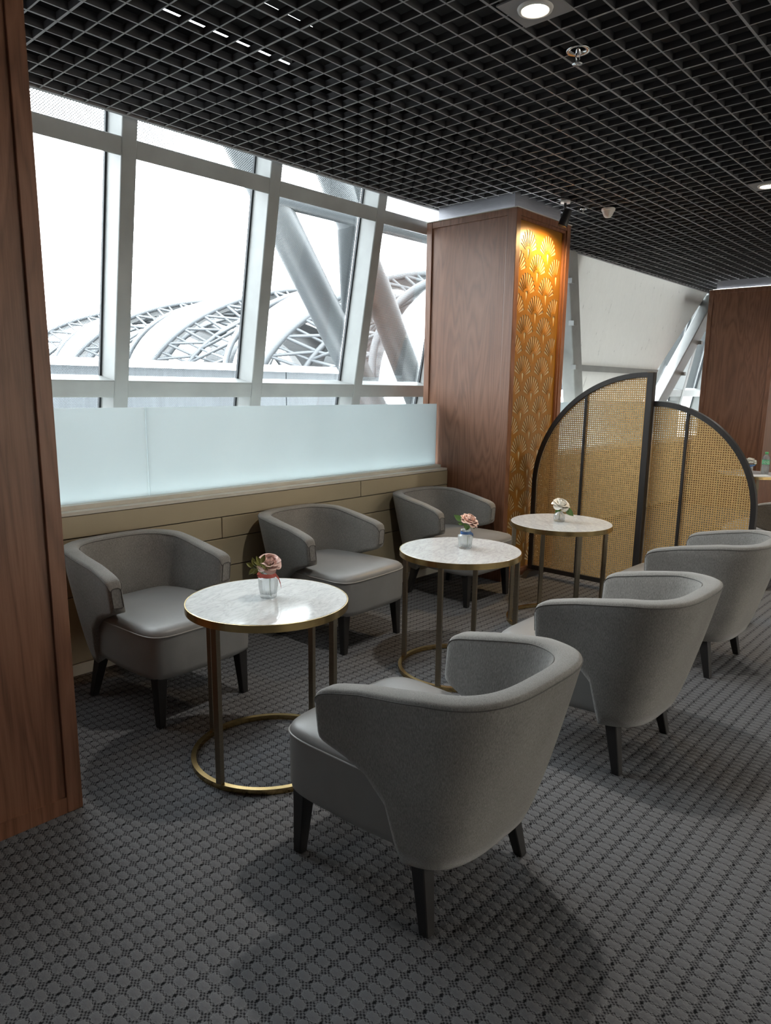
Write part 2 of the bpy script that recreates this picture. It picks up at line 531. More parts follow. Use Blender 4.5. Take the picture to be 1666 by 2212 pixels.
# leaning curtain wall
def yin(z):
    return 3.87+(3.02-z)*0.183
KN = 0.183
def slab_win(m, x0, x1, z0, z1, d0, d1):      # depths are measured square to the leaning plane
    def q(x, z, d):
        return (x, yin(z)+d*0.983, z+d*0.18)
    m.hexa([q(x0, z0, d0), q(x1, z0, d0), q(x1, z0, d1), q(x0, z0, d1), q(x0, z1, d0), q(x1, z1, d0), q(x1, z1, d1), q(x0, z1, d1)])
    return m
MP = 1.02
xm0 = 2.172
nbay = 0
mw2 = 0.046
for i in [k for k in range(-7, 11) if k not in (5, 6, 7)]:
    xa = xm0+i*MP
    xb = xa+MP
    nbay += 1
    if i == 0:
        lab = 'tall leaning window bay showing open white sky above the roofs'
    elif i == -1:
        lab = 'leaning window bay right beside the dark left pillar'
    elif i == 1:
        lab = 'leaning window bay crossed by a thick diagonal tube outside'
    elif i == 2:
        lab = 'leaning window bay partly hidden behind the gold fan column'
    elif i == 8:
        lab = 'narrow glimpse of leaning window beyond the white slanted panel'
    else:
        lab = 'leaning window bay of the curtain wall, hidden behind other things'
    w = thing('window_%d' % nbay, lab, 'window', (xa, yin(0.8), 0.8), kind='structure')
    inv = (-xa, -yin(0.8), -0.8)
    def part(name, mat, x0, x1, z0, z1, d0, d1, bv=0.0):
        m = MB()
        slab_win(m, x0, x1, z0, z1, d0, d1)
        o = m.build(name, mat, w, inv)
        if bv:
            bevel(o, bv, 2)
        return o
    part('mullion', 'mullion_paint', xb-mw2, xb+mw2, 0.8, 3.9, 0.0, 0.19, 0.008)
    m = MB()
    def qq(x, z, d):
        return (x, yin(z)+d*0.983, z+d*0.18)
    ra, rb = xa+mw2-0.004, xb-mw2+0.004
    m.hexa([qq(ra, 2.728, 0.004), qq(rb, 2.728, 0.004), qq(rb, 2.762, 0.19), qq(ra, 2.762, 0.19),
            qq(ra, 2.824, 0.004), qq(rb, 2.824, 0.004), qq(rb, 2.824, 0.19), qq(ra, 2.824, 0.19)])
    bevel(m.build('rail', 'mullion_paint', w, inv), 0.006, 2)
    part('rail', 'mullion_paint', xa+mw2-0.004, xb-mw2+0.004, 1.419, 1.520, 0.004, 0.19, 0.006)
    part('gasket', 'gasket', xb-mw2-0.012, xb-mw2, 0.8, 3.9, 0.165, 0.185)
    part('pane', 'pane_glass_fritted', xa+mw2, xb-mw2, 2.80, 3.9, 0.192, 0.200)
    part('pane', 'pane_glass', xa+mw2, xb-mw2, 1.5, 2.75, 0.192, 0.200)
    part('pane', 'pane_glass', xa+mw2, xb-mw2, 0.8, 1.44, 0.192, 0.200)

# ------------------------------------------------------------------ exterior
tag(MB().box((-150, 6.0, -6.2), (250, 260, -6.0)).build('ground', 'exterior_ground'), 'grey concrete ground far below outside the windows', 'ground', kind='structure')
par = thing('roof_parapet', 'white topped grey parapet running along outside the windows', 'parapet', (0, 9, -6))
def pbox(name, a, b_, mat):
    return MB().box(a, b_).build(name, mat, par, (0, -9, 6))
xs = [-14.0+4.3*k for k in range(6)]+[8.75]
xs = sorted(x for x in xs if x <= 8.75)
for a, b_ in zip(xs, xs[1:]):
    pbox('coping', (a+0.012, 8.95, 1.722), (b_-0.012, 9.5, 1.823), 'exterior_white')
for a, b_ in zip(xs, xs[1:]):
    pbox('cladding', (a+0.012, 9.0, -6.0), (b_-0.012, 9.3, 1.722), 'exterior_cladding')

tr = thing('steel_truss', 'thick grey diagonal steel tubes just outside the windows', 'truss', (5.4, 5.6, -6))
def ttube(p, q, r):
    MB().tube([p, q], r, 24).build('tube', 'exterior_tube', tr, (-5.4, -5.6, 6))
ttube((2.60, 5.62, 5.80), (7.45, 5.62, -0.75), 0.165)
ttube((3.80, 5.75, 6.25), (8.75, 5.75, -1.55), 0.165)
ttube((4.45, 5.50, 3.20), (11.5, 5.50, 3.20), 0.075)
ttube((5.82, 5.75, 2.2), (5.50, 5.75, 6.4), 0.17)
ttube((8.1, 5.75, -0.75), (12.6, 5.75, 6.4), 0.19)

# far terminal roofs: vault bays with white membrane and open steel trusses
unit_bar = MB().tube([(0, 0, 0), (0, 0, 1)], 1.0, 8).mesh('brace', 'exterior_steel')
def brace(name, p, q, r, parent, base):
    p, q = Vector(p)-base, Vector(q)-base
    d = q-p
    o = mk(name, unit_bar, parent)
    o.rotation_mode = 'QUATERNION'
    o.rotation_quaternion = d.to_track_quat('Z', 'Y')
    o.location = p
    o.scale = (r, r, d.length)
    return o
XF, HWA, HA, ZB = 40.0, 20.0, 10.7, 1.5
def arch_pt(t, y, s=1.0, drop=0.0):      # t 0..1 across the vault
    a = pi*(1-t)
    return (XF+HWA+HWA*s*cos(a), y, ZB+HA*s*sin(a)-drop)
bay_labels = ['nearest white roof vault, rising behind the right window', 'second nearest white roof vault with open steel lattice',
              'white roof vault arching across the middle window', 'white roof vault beside the left pillar, partly behind a mullion', 'farthest hazy roof vault just right of the left pillar']
for k, yk in enumerate((35.5, 54.0, 73.0, 92.0, 111.0)):
    base = Vector((XF, yk, -6))
    b_ = thing('roof_vault', bay_labels[k], 'roof', base, group='terminal roof vaults')
    n = 40
    # white membrane, saddle shaped: wider at the crown
    vs_, fs = [], []
    for i in range(n+1):
        t = i/n
        wid = 2.2+6.5*sin(pi*t)**1.2
        for j in range(7):
            u = j/6
            yy = yk+1.2-u*(1.6+wid)
            s = 1.03-0.10*sin(pi*u)
            p = arch_pt(t, yy, s)
            vs_.append(Vector(p)-base)
    for i in range(n):
        for j in range(6):
            fs.append((i*7+j, (i+1)*7+j, (i+1)*7+j+1, i*7+j+1))
    mo = MB().add(vs_, fs, True).build('membrane', 'exterior_white', b_)
    sm = mo.modifiers.new('thick', 'SOLIDIFY')
    sm.thickness = 0.15
    # glazed vault between membranes
    vs_, fs = [], []
    for i in range(n+1):
        for yy in (yk-6.0, yk-17.5):
            vs_.append(Vector(arch_pt(i/n, yy, 0.80))-base)
    for i in range(n):
        fs.append((2*i, 2*i+2, 2*i+3, 2*i+1))
    mo = MB().add(vs_, fs, True).build('glazing', 'exterior_glazing', b_)
    sm = mo.modifiers.new('thick', 'SOLIDIFY')
    sm.thickness = 0.2
    def wtop(t):
        return yk+1.2-(1.6+2.2+6.5*sin(pi*t)**1.2)
    A = [Vector(arch_pt(i/n, wtop(i/n), 1.03)) for i in range(n+1)]
    B = [Vector(arch_pt(i/n, wtop(i/n)-2.6, 0.90)) for i in range(n+1)]
    C = [Vector(arch_pt(i/n, yk-13.5-2.5*(1-sin(pi*i/n)), 0.99)) for i in range(n+1)]
    D = [Vector(arch_pt(i/n, yk-10.8, 0.86)) for i in range(n+1)]
    for P, r in ((A, 0.32), (B, 0.28), (C, 0.30), (D, 0.24)):
        MB().tube([p-base for p in P], r, 8).build('arch_tube', 'exterior_steel', b_)
    st = 2
    for i in range(1, n//2+4, st):
        brace('brace', A[i], B[min(i+1, n)], 0.16, b_, base)
        brace('brace', B[min(i+1, n)], A[min(i+2, n)], 0.16, b_, base)
        brace('brace', A[min(i+1, n)], B[i], 0.13, b_, base)
        brace('brace', B[i], C[min(i+2, n)], 0.16, b_, base)
        brace('brace', B[min(i+2, n)], C[i], 0.14, b_, base)
        brace('brace', B[min(i+1, n)], D[i], 0.14, b_, base)
        brace('brace', D[i], C[min(i+2, n)], 0.13, b_, base)

# ------------------------------------------------------------------ slanted white panel between the columns
fp = thing('slanted_panel', 'white slanted wall panel with cracked paint between the two columns', 'wall panel', (9, yin(0.9), 0.9))
inv = (-9, -yin(0.9), -0.9)
def fpoly(name, mat, q, d0, d1):      # q = 4 (x,z) corners: bl, br, tr, tl
    m = MB()
    (ax, az), (bx, bz), (cx, cz), (dx, dz) = q
    m.hexa([(ax, yin(az)+d0, az), (bx, yin(bz)+d0, bz), (bx, yin(bz)+d1, bz), (ax, yin(az)+d1, az),
            (dx, yin(dz)+d0, dz), (cx, yin(cz)+d0, cz), (cx, yin(cz)+d1, cz), (dx, yin(dz)+d1, dz)])
    return m.build(name, mat, fp, inv)
m_, nt_, b_n = new_mat('cracked_paint')
nz = noise(nt_, coords(nt_, (2, 2, 0.9)), 7, 6, 0.75, 0.6)
nb = noise(nt_, coords(nt_), 1.5, 2)
nt_.links.new(ramp(nt_, nz, [(0.31, (0.26, 0.26, 0.255)), (0.36, (0.55, 0.55, 0.535)), (0.8, (0.60, 0.60, 0.585))]), b_n.inputs['Base Color'])
b_n.inputs['Roughness'].default_value = 0.7
tl_ = N(nt_, 'ShaderNodeBsdfTranslucent')
tl_.inputs[0].default_value = (0.16, 0.16, 0.155, 1)
ad_ = N(nt_, 'ShaderNodeAddShader')
nt_.links.new(b_n.outputs[0], ad_.inputs[0])
nt_.links.new(tl_.outputs[0], ad_.inputs[1])
nt_.links.new(ad_.outputs[0], nt_.nodes['Material Output'].inputs[0])
fpoly('upper_panel', 'cracked_paint', ((7.70, 1.79), (10.08, 1.79), (11.40, 3.15), (6.80, 3.15)), -0.02, 0.02)
fpoly('lower_panel', 'cracked_paint', ((8.15, 0.87), (9.70, 0.87), (10.02, 1.72), (7.75, 1.72)), -0.02, 0.02)
fpoly('rib', 'mullion_paint', ((7.70, 1.72), (10.05, 1.72), (10.08, 1.79), (7.68, 1.79)), -0.04, 0.02)
for side in (0, 1):
    if side == 0:
        q = ((7.93, 0.87), (8.13, 0.87), (6.97, 2.885), (6.77, 2.885))
    else:
        q = ((9.72, 0.87), (10.02, 0.87), (11.51, 2.885), (11.18, 2.885))
    fo = fpoly('edge_beam', 'mullion_paint', q, -0.16, 0.0)
    bevel(fo, 0.01, 2)
    for z in (1.3, 1.75, 2.2, 2.6):
        tt = (z-0.87)/(2.885-0.87)
        xx = (q[1][0]+(q[2][0]-q[1][0])*tt) if side else (q[0][0]+(q[3][0]-q[0][0])*tt)
        MB().box((xx-0.03, yin(z)-0.20, z-0.025), (xx+0.03, yin(z)-0.14, z+0.025)).build('clamp', 'mullion_paint', fp, inv)

# ------------------------------------------------------------------ wooden columns
def fan_sheet(x0, x1, z0, z1):
    cu = bpy.data.curves.new('fan', 'CURVE')
    cu.dimensions = '2D'
    cu.fill_mode = 'BOTH'
    cu.extrude = 0.0015
    def spl(pts):
        s = cu.splines.new('POLY')
        s.points.add(len(pts)-1)
        for p, (x, y) in zip(s.points, pts):
            p.co = (x, y, 0, 1)
        s.use_cyclic_u = True
    spl([(x0, z0), (x1, z0), (x1, z1), (x0, z1)])
    px, pz = (x1-x0)/2.42, 0.152
    mrg = 0.010
    def ok(pts):
        return all(x0+mrg < x < x1-mrg and z0+mrg < z < z1-mrg for x, z in pts)
    row = 0
    z = z1-0.235
    while z > z0-0.25:
        off = 0.0 if row % 2 == 0 else 0.5
        for c in range(-1, 4):
            hx = x0+px*(0.62+c+off)
            if x0-px < hx < x1+px:
                for a in range(11):
                    th = radians(-65+130*a/10)
                    dx, dz = sin(th), cos(th)
                    r0, r1 = 0.050, 0.160-0.045*sin(th)**2
                    w0, w1 = 0.0026, 0.0098
                    pts = []
                    for s_ in (-1, 1):
                        seq = [(r0, w0), (r1, w1)]
                        if s_ == 1:
                            seq = seq[::-1]
                        for rr, ww in seq:
                            pts.append((hx+dx*rr+s_*dz*ww, z+dz*rr-s_*dx*ww))
                        if s_ == -1:
                            pts.append((hx+dx*(r1+0.006), z+dz*(r1+0.006)))
                    if ok(pts):
                        spl(pts)
                dp = [(hx+0.015*sin(t), z+0.018+0.015*cos(t)) for t in [radians(-110+220*q/8) for q in range(9)]]+[(hx, z-0.050)]
                if ok(dp):
                    spl(dp)
        row += 1
        z -= pz
    o = bpy.data.objects.new('fan_tmp', cu)
    COL.objects.link(o)
    bpy.context.view_layer.update()
    dg = bpy.context.evaluated_depsgraph_get()
    me = bpy.data.meshes.new_from_object(o.evaluated_get(dg))
    bpy.data.objects.remove(o)
    me.name = 'fan_screen'
    me.materials.clear()
    me.materials.append(MATS['gold_paint'])
    return me
def column(label, x0, x1, y0, y1, zt=2.785, fan=False):
    c = thing('wooden_column', label, 'column', ((x0+x1)/2, (y0+y1)/2, 0))
    inv = (-(x0+x1)/2, -(y0+y1)/2, 0)
    tw = 0.055
    def pb(name, a, b_, mat='wood', bv=0.0):
        o = MB().box(a, b_).build(name, mat, c, inv)
        if bv:
            bevel(o, bv, 2)
        return o
    ry = 0.075 if fan else 0.012
    pb('body', (x0+0.012, y0+ry, 0), (x1-0.012, y1-0.012, zt-0.005))
    for (ax, ay) in ((x0, y0), (x1-tw, y0), (x0, y1-tw), (x1-tw, y1-tw)):
        pb('corner_post', (ax, ay, 0), (ax+tw, ay+tw+(0.03 if fan and ay == y0 else 0), zt), 'wood', 0.003)
    for z0, z1 in ((0, 0.06), (zt-0.045, zt)):
        pb('cross_rail', (x0+0.003, y0+tw, z0), (x0+0.012, y1-tw, z1))
        pb('cross_rail', (x1-0.012, y0+tw, z0), (x1-0.003, y1-tw, z1))
        pb('cross_rail', (x0+tw, y0+0.003, z0), (x1-tw, y0+ry, z1))
        pb('cross_rail', (x0+tw, y1-0.012, z0), (x1-tw, y1-0.003, z1))
    pb('cap', (x0-0.006, y0-0.006, zt), (x1+0.006, y1+0.006, zt+0.006), 'stone_cap')
    d = 0.065
    pb('collar', (x0+d, y0+d, zt+0.006), (x1-d, y1-d, ZC+0.02), 'steel')
    e = 0.03
    for a, b2 in (((x0+e, y0+e), (x1-e, y0+e+0.012)), ((x0+e, y1-e-0.012), (x1-e, y1-e)),
                  ((x0+e, y0+e+0.02), (x0+e+0.012, y1-e-0.02)), ((x1-e-0.012, y0+e+0.02), (x1-e, y1-e-0.02))):
        pb('light_strip', (*a, zt+0.006), (*b2, zt+0.012), 'led_white')
    if fan:
        pb('fan_backing', (x0+tw, y0+0.036, 0.06), (x1-tw, y0+ry, zt-0.045), 'cream_backing')
        me = fan_sheet(x0+tw, x1-tw, 0.06, zt-0.045)
        o = mk('fan_screen', me, c, (inv[0], inv[1]+y0+0.034, 0))
        o.rotation_euler = (pi/2, 0, 0)
        for k in (0, 1):
            xx = x0+tw if k == 0 else x1-tw-0.02
            pb('inner_frame', (xx, y0+0.012, 0.06), (xx+0.02, y0+0.03, zt-0.045))
        pb('inner_frame', (x0+tw+0.02, y0+0.012, zt-0.065), (x1-tw-0.02, y0+0.03, zt-0.045))
    return c
column('near dark wooden pillar filling the left picture edge', 0.18, 1.0, 2.365, 3.20)
column('brown wooden column with golden fan screen and steel collar', 4.656, 5.451, 2.993, 3.829, fan=True)
column('farther brown wooden column at the right picture edge', 9.934, 10.73, 2.58, 3.415)

# ------------------------------------------------------------------ frosted glass on the ledge
def fglass(x0, x1, label):
    o = MB().box((x0-x0, 0, 0), (x1-x0, 0.012, 0.492)).build('frosted_glass_panel', 'frosted_glass', None, (x0, 3.669, 0.884))
    tag(o, label, 'glass panel', 'frosted glass screens on the ledge')
fglass(-5.1, -0.952, 'frosted glass panel left of the near pillar, out of view')
fglass(-0.946, 2.046, 'shorter visible frosted glass panel between the pillar and the joint')
fglass(2.052, 4.640, 'long frosted glass panel left of the golden fan column')
fglass(5.47, 9.90, 'frosted glass panel glimpsed above the rattan screen')
fglass(10.75, 13.5, 'frosted glass panel beyond the farther column')
def lstrip(x0, x1, label):
    tag(MB().box((0, 0, 0), (x1-x0, 0.015, 0.012)).build('led_strip', 'led_cool', None, (x0, 3.715, 0.862)), label, 'light strip', 'LED strips behind the frosted glass')
lstrip(-4.9, 4.62, 'white LED strip glowing behind base of long frosted glass')
lstrip(5.5, 9.9, 'white LED strip behind frosted glass past the fan column')

# ------------------------------------------------------------------ armchairs
def a_of(z):
    gg = max(0.0, min(1.0, (z-0.19)/0.545))
    return 0.262+0.078*gg**0.7
def b_of(z):
    gg = max(0.0, min(1.0, (z-0.19)/0.545))
    return 0.340+0.150*gg**0.8
def plan(kind, t, a, b, y1=-0.10, n=3.4):
    if kind == 's':
        return (-a-0.020*max(0.0, (t+0.10)/0.18)**1.3, t)
    c_, s_ = max(0.0, cos(t)), max(0.0, sin(t))
    return (-a*c_**(2/n), y1-(b+y1)*s_**(2/n))
def interp(x, pts):
    if x <= pts[0][0]:
        return pts[0][1]
    for (x0, v0), (x1, v1) in zip(pts, pts[1:]):
        if x <= x1:
            return v0+(v1-v0)*(x-x0)/(x1-x0)
    return pts[-1][1]
ZTOP = [(-0.49, 0.742), (-0.30, 0.732), (-0.10, 0.700), (0.02, 0.672), (0.05, 0.662), (0.068, 0.648), (0.08, 0.622)]
ZLOW = [(-0.49, 0.20), (-0.23, 0.188), (-0.212, 0.19), (-0.210, 0.26), (-0.195, 0.330), (-0.165, 0.382), (-0.11, 0.428), (-0.03, 0.466), (0.05, 0.492), (0.066, 0.500), (0.075, 0.513), (0.08, 0.530)]
def make_chair():
    root = thing('armchair', 'grey armchair', 'armchair', (0, 0, 0))
    # samples along the U
    samples = []
    for y in (0.080, 0.076, 0.068, 0.055, 0.035, 0.015, -0.01, -0.03, -0.05, -0.07, -0.09):
        samples.append(('s', y))
    m = 26
    for k in range(1, m+1):
        samples.append(('e', (pi/2)*(k/m)**1.0))
    # finer near the straight/curve transition
    left = samples
    th = 0.072
    def ring(kind, t, mirror, endf):
        px, py = plan(kind, t, a_of(0.7), b_of(0.7))
        zt, zl = interp(py, ZTOP), interp(py, ZLOW)
        prof = []
        nv = 11
        sh = 0.012*endf
        def pt(off, z):
            a, b = a_of(z)-off, b_of(z)-off
            x, y = plan(kind, t, a, b)
            if mirror:
                x = -x
            return (x, y, z)
        for v in range(nv):
            z = zl+0.004+(zt-0.016-zl-0.004)*v/(nv-1)
            prof.append(pt(sh, z))
        prof += [pt(sh+0.004, zt-0.005), pt(sh+0.014, zt), pt(th-sh-0.014, zt), pt(th-sh-0.004, zt-0.005)]
        zi = max(zl, 0.40)
        for v in range(8):
            z = (zt-0.016)+(zi-(zt-0.016))*v/7
            prof.append(pt(th-sh, z))
        prof.append(pt(th*0.5, zl) if zl > 0.40 else pt(0.04, zl+0.02))
        return prof
    rings = []
    for i, (k, t) in enumerate(left):
        rings.append(ring(k, t, False, {0: 1.0, 1: 0.4, 2: 0.1}.get(i, 0.0)))
    for i in range(len(left)-2, -1, -1):
        k, t = left[i]
        rings.append(ring(k, t, True, {0: 1.0, 1: 0.4, 2: 0.1}.get(i, 0.0)))
    npz = len(rings[0])
    vs_ = [p for r in rings for p in r]
    fs = []
    for i in range(len(rings)-1):
        for j in range(npz):
            a, b = i*npz+j, i*npz+(j+1) % npz
            fs.append((a, b, b+npz, a+npz))
    sh = MB().add(vs_, fs, True)
    sh.f.append(tuple(range(npz))[::-1]); sh.s.append(False)
    o_ = (len(rings)-1)*npz
    sh.f.append(tuple(o_+j for j in range(npz))); sh.s.append(False)
    shell = sh.build('back_shell', 'grey_fabric', root)
    bm = bmesh.new()
    bm.from_mesh(shell.data)
    bmesh.ops.recalc_face_normals(bm, faces=bm.faces)
    bm.to_mesh(shell.data)
    bm.free()
    # seams round the rim
    jo, ji = 10, 15
    for j, dz in ((jo, 0.003), (ji, 0.003)):
        MB().tube([Vector(r[j])+Vector((0, 0, dz)) for r in rings], 0.0019, 6).build('seam', 'seam', root)
    for r in (rings[0], rings[-1]):
        yy = r[0][1]+0.001
        loop = [Vector((p[0], yy, p[2])) for p in r]
        MB().tube(loop, 0.0017, 6, closed=True).build('seam', 'seam', root)
    # leather seat block
    out = []
    for k in range(64):
        a = 2*pi*k/64
        ca, sa = cos(a), sin(a)
        n = 7.5
        x = 0.288*(abs(ca)**(2/n))*(1 if ca >= 0 else -1)
        y = (abs(sa)**(2/n))*(1 if sa >= 0 else -1)
        y = y*0.325-0.012
        taper = interp(y, [(-0.34, 0.80), (-0.20, 0.90), (-0.10, 0.95), (0.05, 0.99), (0.2, 1.0), (0.33, 0.995)])
        if y > 0:
            y += 0.010*(1-(x/0.288)**2)
        out.append((x*taper, y))
    lev = [(0.226, 0.80), (0.228, 0.955), (0.236, 0.985), (0.26, 0.996), (0.40, 1.0), (0.425, 1.0), (0.431, 0.997), (0.444, 0.982),
           (0.455, 0.945), (0.463, 0.86), (0.468, 0.70), (0.471, 0.45), (0.472, 0.15)]
    vs_, fs = [], []
    for z, s in lev:
        for x, y in out:
            vs_.append((x*s, y*s, z))
    for j in range(len(lev)-1):
        for k in range(64):
            fs.append((j*64+k, j*64+(k+1) % 64, (j+1)*64+(k+1) % 64, (j+1)*64+k))
    st = MB().add(vs_, fs, True)
    st.f.append(tuple(range(64))[::-1]); st.s.append(False)
    st.f.append(tuple((len(lev)-1)*64+k for k in range(64))); st.s.append(True)
    seat = st.build('seat', 'leather', root)
    MB().tube([(x*1.002, y*1.002, 0.4265) for x, y in out], 0.0035, 6, closed=True).build('piping', 'leather_piping', seat)
    # legs
    for sx in (-1, 1):
        for sy in (-1, 1):
            tx, ty = sx*(0.232 if sy > 0 else 0.212), (0.250 if sy > 0 else -0.222)
            fx, fy = sx*0.243, (0.262 if sy > 0 else -0.275)
            a, b = 0.027, 0.0165
            m = MB()
            m.hexa([(fx-b, fy-b, 0), (fx+b, fy-b, 0), (fx+b, fy+b, 0), (fx-b, fy+b, 0),
                    (tx-a, ty-a, 0.24), (tx+a, ty-a, 0.24), (tx+a, ty+a, 0.24), (tx-a, ty+a, 0.24)])
            bevel(m.build('leg', 'black_leg', root), 0.003, 1)
    return root
proto = make_chair()
chairs = [
    ((1.62, 1.35), 0.0, 'closest grey armchair, seen from behind in the foreground'),
    ((2.80, 1.335), 0.0, 'second grey armchair seen from behind, right of the closest one'),
    ((4.07, 1.41), 0.0, 'third grey armchair seen from behind, cut off at right edge'),
    ((1.735, 3.00), pi+0.09, 'grey armchair by the beige wall next to the near dark pillar'),
    ((2.93, 3.04), pi+0.06, 'middle grey armchair of the row along the beige wall'),
    ((4.165, 3.05), pi-0.01, 'grey armchair by the wall beside the golden fan column'),
    ((6.20, 1.475), 0.0, 'dark armchair peeking out behind right edge of rattan screen'),
]
for i, ((x, y), rz, lab) in enumerate(chairs):
    o = proto if i == 0 else copy_tree(proto)
    o.location = (x, y, 0)
    o.rotation_euler = (0, 0, rz)
    o['label'] = lab
    o['group'] = 'grey lounge armchairs'

# ------------------------------------------------------------------ round tables
TZ = 0.665
TR = 0.322
def make_table():
    root = thing('side_table', 'round marble side table', 'table', (0, 0, 0))
    m = MB()
    pr = [(0.0001, TZ-0.014), (TR-0.0045, TZ-0.014), (TR-0.0045, TZ-0.001), (TR-0.006, TZ), (0.0001, TZ)]
    m.bands(pr)
    m.build('marble_top', 'marble', root)
    m = MB()
    m.bands([(TR-0.004, TZ-0.03), (TR, TZ-0.03), (TR, TZ-0.001), (TR-0.004, TZ-0.001), (TR-0.004, TZ-0.03)])
    m.build('brass_rim', 'brass', root)
    m = MB()
    ro, ri = TR-0.002, TR-0.022
    m.bands([(ri, 0.0), (ro, 0.0), (ro, 0.022), (ri, 0.022), (ri, 0.0)])
    m.build('base_ring', 'brass', root)
    for k in range(4):
        a = k*pi/2
        o = bevel(MB().box((TR-0.024, -0.0125, 0.02), (TR-0.002, 0.0125, TZ-0.028)).build('leg', 'bronze', root), 0.001, 1)
        o.rotation_euler = (0, 0, a)
    return root
tproto = make_table()
tables = [((1.712, 2.187), radians(14), 'nearest round marble table, holding the vase with coral ribbon'),
          ((2.99, 2.18), radians(19), 'middle round marble table, holding the vase with blue ribbon'),
          ((4.10, 2.20), radians(50), 'far round marble table in front of the rattan screen'),
          ((8.10, 2.20), radians(30), 'marble table with water bottle, half hidden at right edge')]
for i, ((x, y), rz, lab) in enumerate(tables):
    o = tproto if i == 0 else copy_tree(tproto)
    o.location = (x, y, 0)
    o.rotation_euler = (0, 0, rz)
    o['label'] = lab
    o['group'] = 'round marble side tables'

# ------------------------------------------------------------------ vases and roses
def petal_mesh(name, mat, w, h, cup, curl):
    nu, nv = 6, 7
    vs_, fs = [], []
    for j in range(nv+1):
        v = j/nv
        for i in range(nu+1):
            u = i/nu*2-1
            ww = w*(sin(pi*(0.12+0.62*v))**0.8)*(1.0 if v < 0.85 else 0.93)
            x = u*ww*0.5
            y = cup*(u*u)*0.4*h-cup*h*0.55*v*(1-v)*1.6-curl*h*max(0, v-0.65)**2*3.0
            z = h*v-0.06*h*u*u*v
            vs_.append((x, -y, z))
    for j in range(nv):
        for i in range(nu):
            a = j*(nu+1)+i
            fs.append((a, a+1, a+nu+2, a+nu+1))
    return MB().add(vs_, fs, True).mesh(name, mat)
def leaf_mesh(mat, L=0.03, Wd=0.016):
    vs_, fs = [], []
    n = 6
    for j in range(n+1):
        v = j/n
        ww = Wd*0.5*sin(pi*min(1, v**0.8))+0.0002
        for i, u in enumerate((-1, 0, 1)):
            vs_.append((u*ww, L*v, L*(0.09*abs(u)-0.18*v*v)))
    for j in range(n):
        for i in range(2):
            a = j*3+i
            fs.append((a, a+1, a+4, a+3))
    return MB().add(vs_, fs, True).mesh('leaf', mat)
LEAF = {}
def make_rose(label, loc, mat, leafmat, bloom, size, tilt, leaves, rngseed, stem_from):
    rng = random.Random(rngseed)
    root = thing('rose', label, 'flower', loc)
    bl = Vector(bloom)
    MB().tube([Vector(stem_from), Vector(stem_from).lerp(bl, 0.5)+Vector((0.003, 0.002, 0)), bl+Vector((0, 0, 0.004))], 0.0018, 6).build('stem', 'stem_green', root)
    meshes = [petal_mesh('petal', mat, size*0.62, size*0.62, 0.9, 0.2), petal_mesh('petal', mat, size*0.80, size*0.64, 0.8, 0.6), petal_mesh('petal', mat, size*0.92, size*0.62, 0.6, 1.2)]
    core = MB()
    core.lathe([(0.0002, 0.0), (size*0.14, size*0.08), (size*0.20, size*0.3), (size*0.15, size*0.5), (size*0.05, size*0.56)], 12)
    tm = Matrix.Translation(bl) @ Matrix.Rotation(tilt[0], 4, 'X') @ Matrix.Rotation(tilt[1], 4, 'Y')
    co = core.build('bud', mat, root)
    co.matrix_local = tm
    for ringi, (cnt, rad, lean, zz) in enumerate(((5, 0.07, 2, 0.05), (6, 0.13, 14, 0.04), (7, 0.19, 28, 0.01), (7, 0.22, 46, -0.03), (6, 0.18, 66, -0.04))):
        for k in range(cnt):
            a = 2*pi*(k+0.37*ringi)/cnt+rng.uniform(-0.12, 0.12)
            le = radians(lean+rng.uniform(-7, 7))
            M = tm @ Matrix.Rotation(a, 4, 'Z') @ Matrix.Translation((0, size*rad, size*zz)) @ Matrix.Rotation(-le, 4, 'X')
            o = mk('petal', meshes[min(ringi, 2)], root)
            o.matrix_local = M
    for base_, tip in leaves:
        if leafmat not in LEAF:
            LEAF[leafmat] = leaf_mesh(leafmat, 1.0, 0.52)
        p, q = Vector(base_), Vector(tip)
        ya = (q-p).normalized()
        za = Vector((-0.66, -0.60, 0.45+rng.uniform(-0.3, 0.3)))
        za = (za-ya*za.dot(ya)).normalized()
        xa_ = ya.cross(za)
        L = (q-p).length
        o = mk('leaf', LEAF[leafmat], root)
        o.matrix_local = Matrix(((xa_.x*L, ya.x*L, za.x*L, p.x), (xa_.y*L, ya.y*L, za.y*L, p.y), (xa_.z*L, ya.z*L, za.z*L, p.z), (0, 0, 0, 1)))
        MB().tube([Vector(stem_from).lerp(bl, 0.55), p], 0.0010, 5).build('leaf_stalk', 'stem_green', root)
    return root
def make_vase(label, loc, prof, mod=None, seg=48):
    # prof is the outside; inner wall is offset
    root = thing('glass_vase', label, 'vase', loc)
    t = 0.0022
    inner = [(max(r-t, 0.0005), z) for r, z in prof if z > 0.006]
    full = [(0.0003, 0.0)]+prof+inner[::-1]+[(0.0003, inner[0][1])]
    MB().lathe(full, seg, mod=(lambda a, z, r: mod(a, z, r) if mod and r > 0.005 else 0)).build('vase_body', 'vase_glass', root)
    return root
UP = Vector((0, 0, 1))
# direction helpers: right in the picture is (0.67,-0.74), towards the viewer (-0.74,-0.67)
RX, RY = 0.674, -0.739
def scr(a, b, z):          # a to the right of the photo, b towards the viewer
    return (a*RX-b*0.739, a*RY-b*0.674, z)
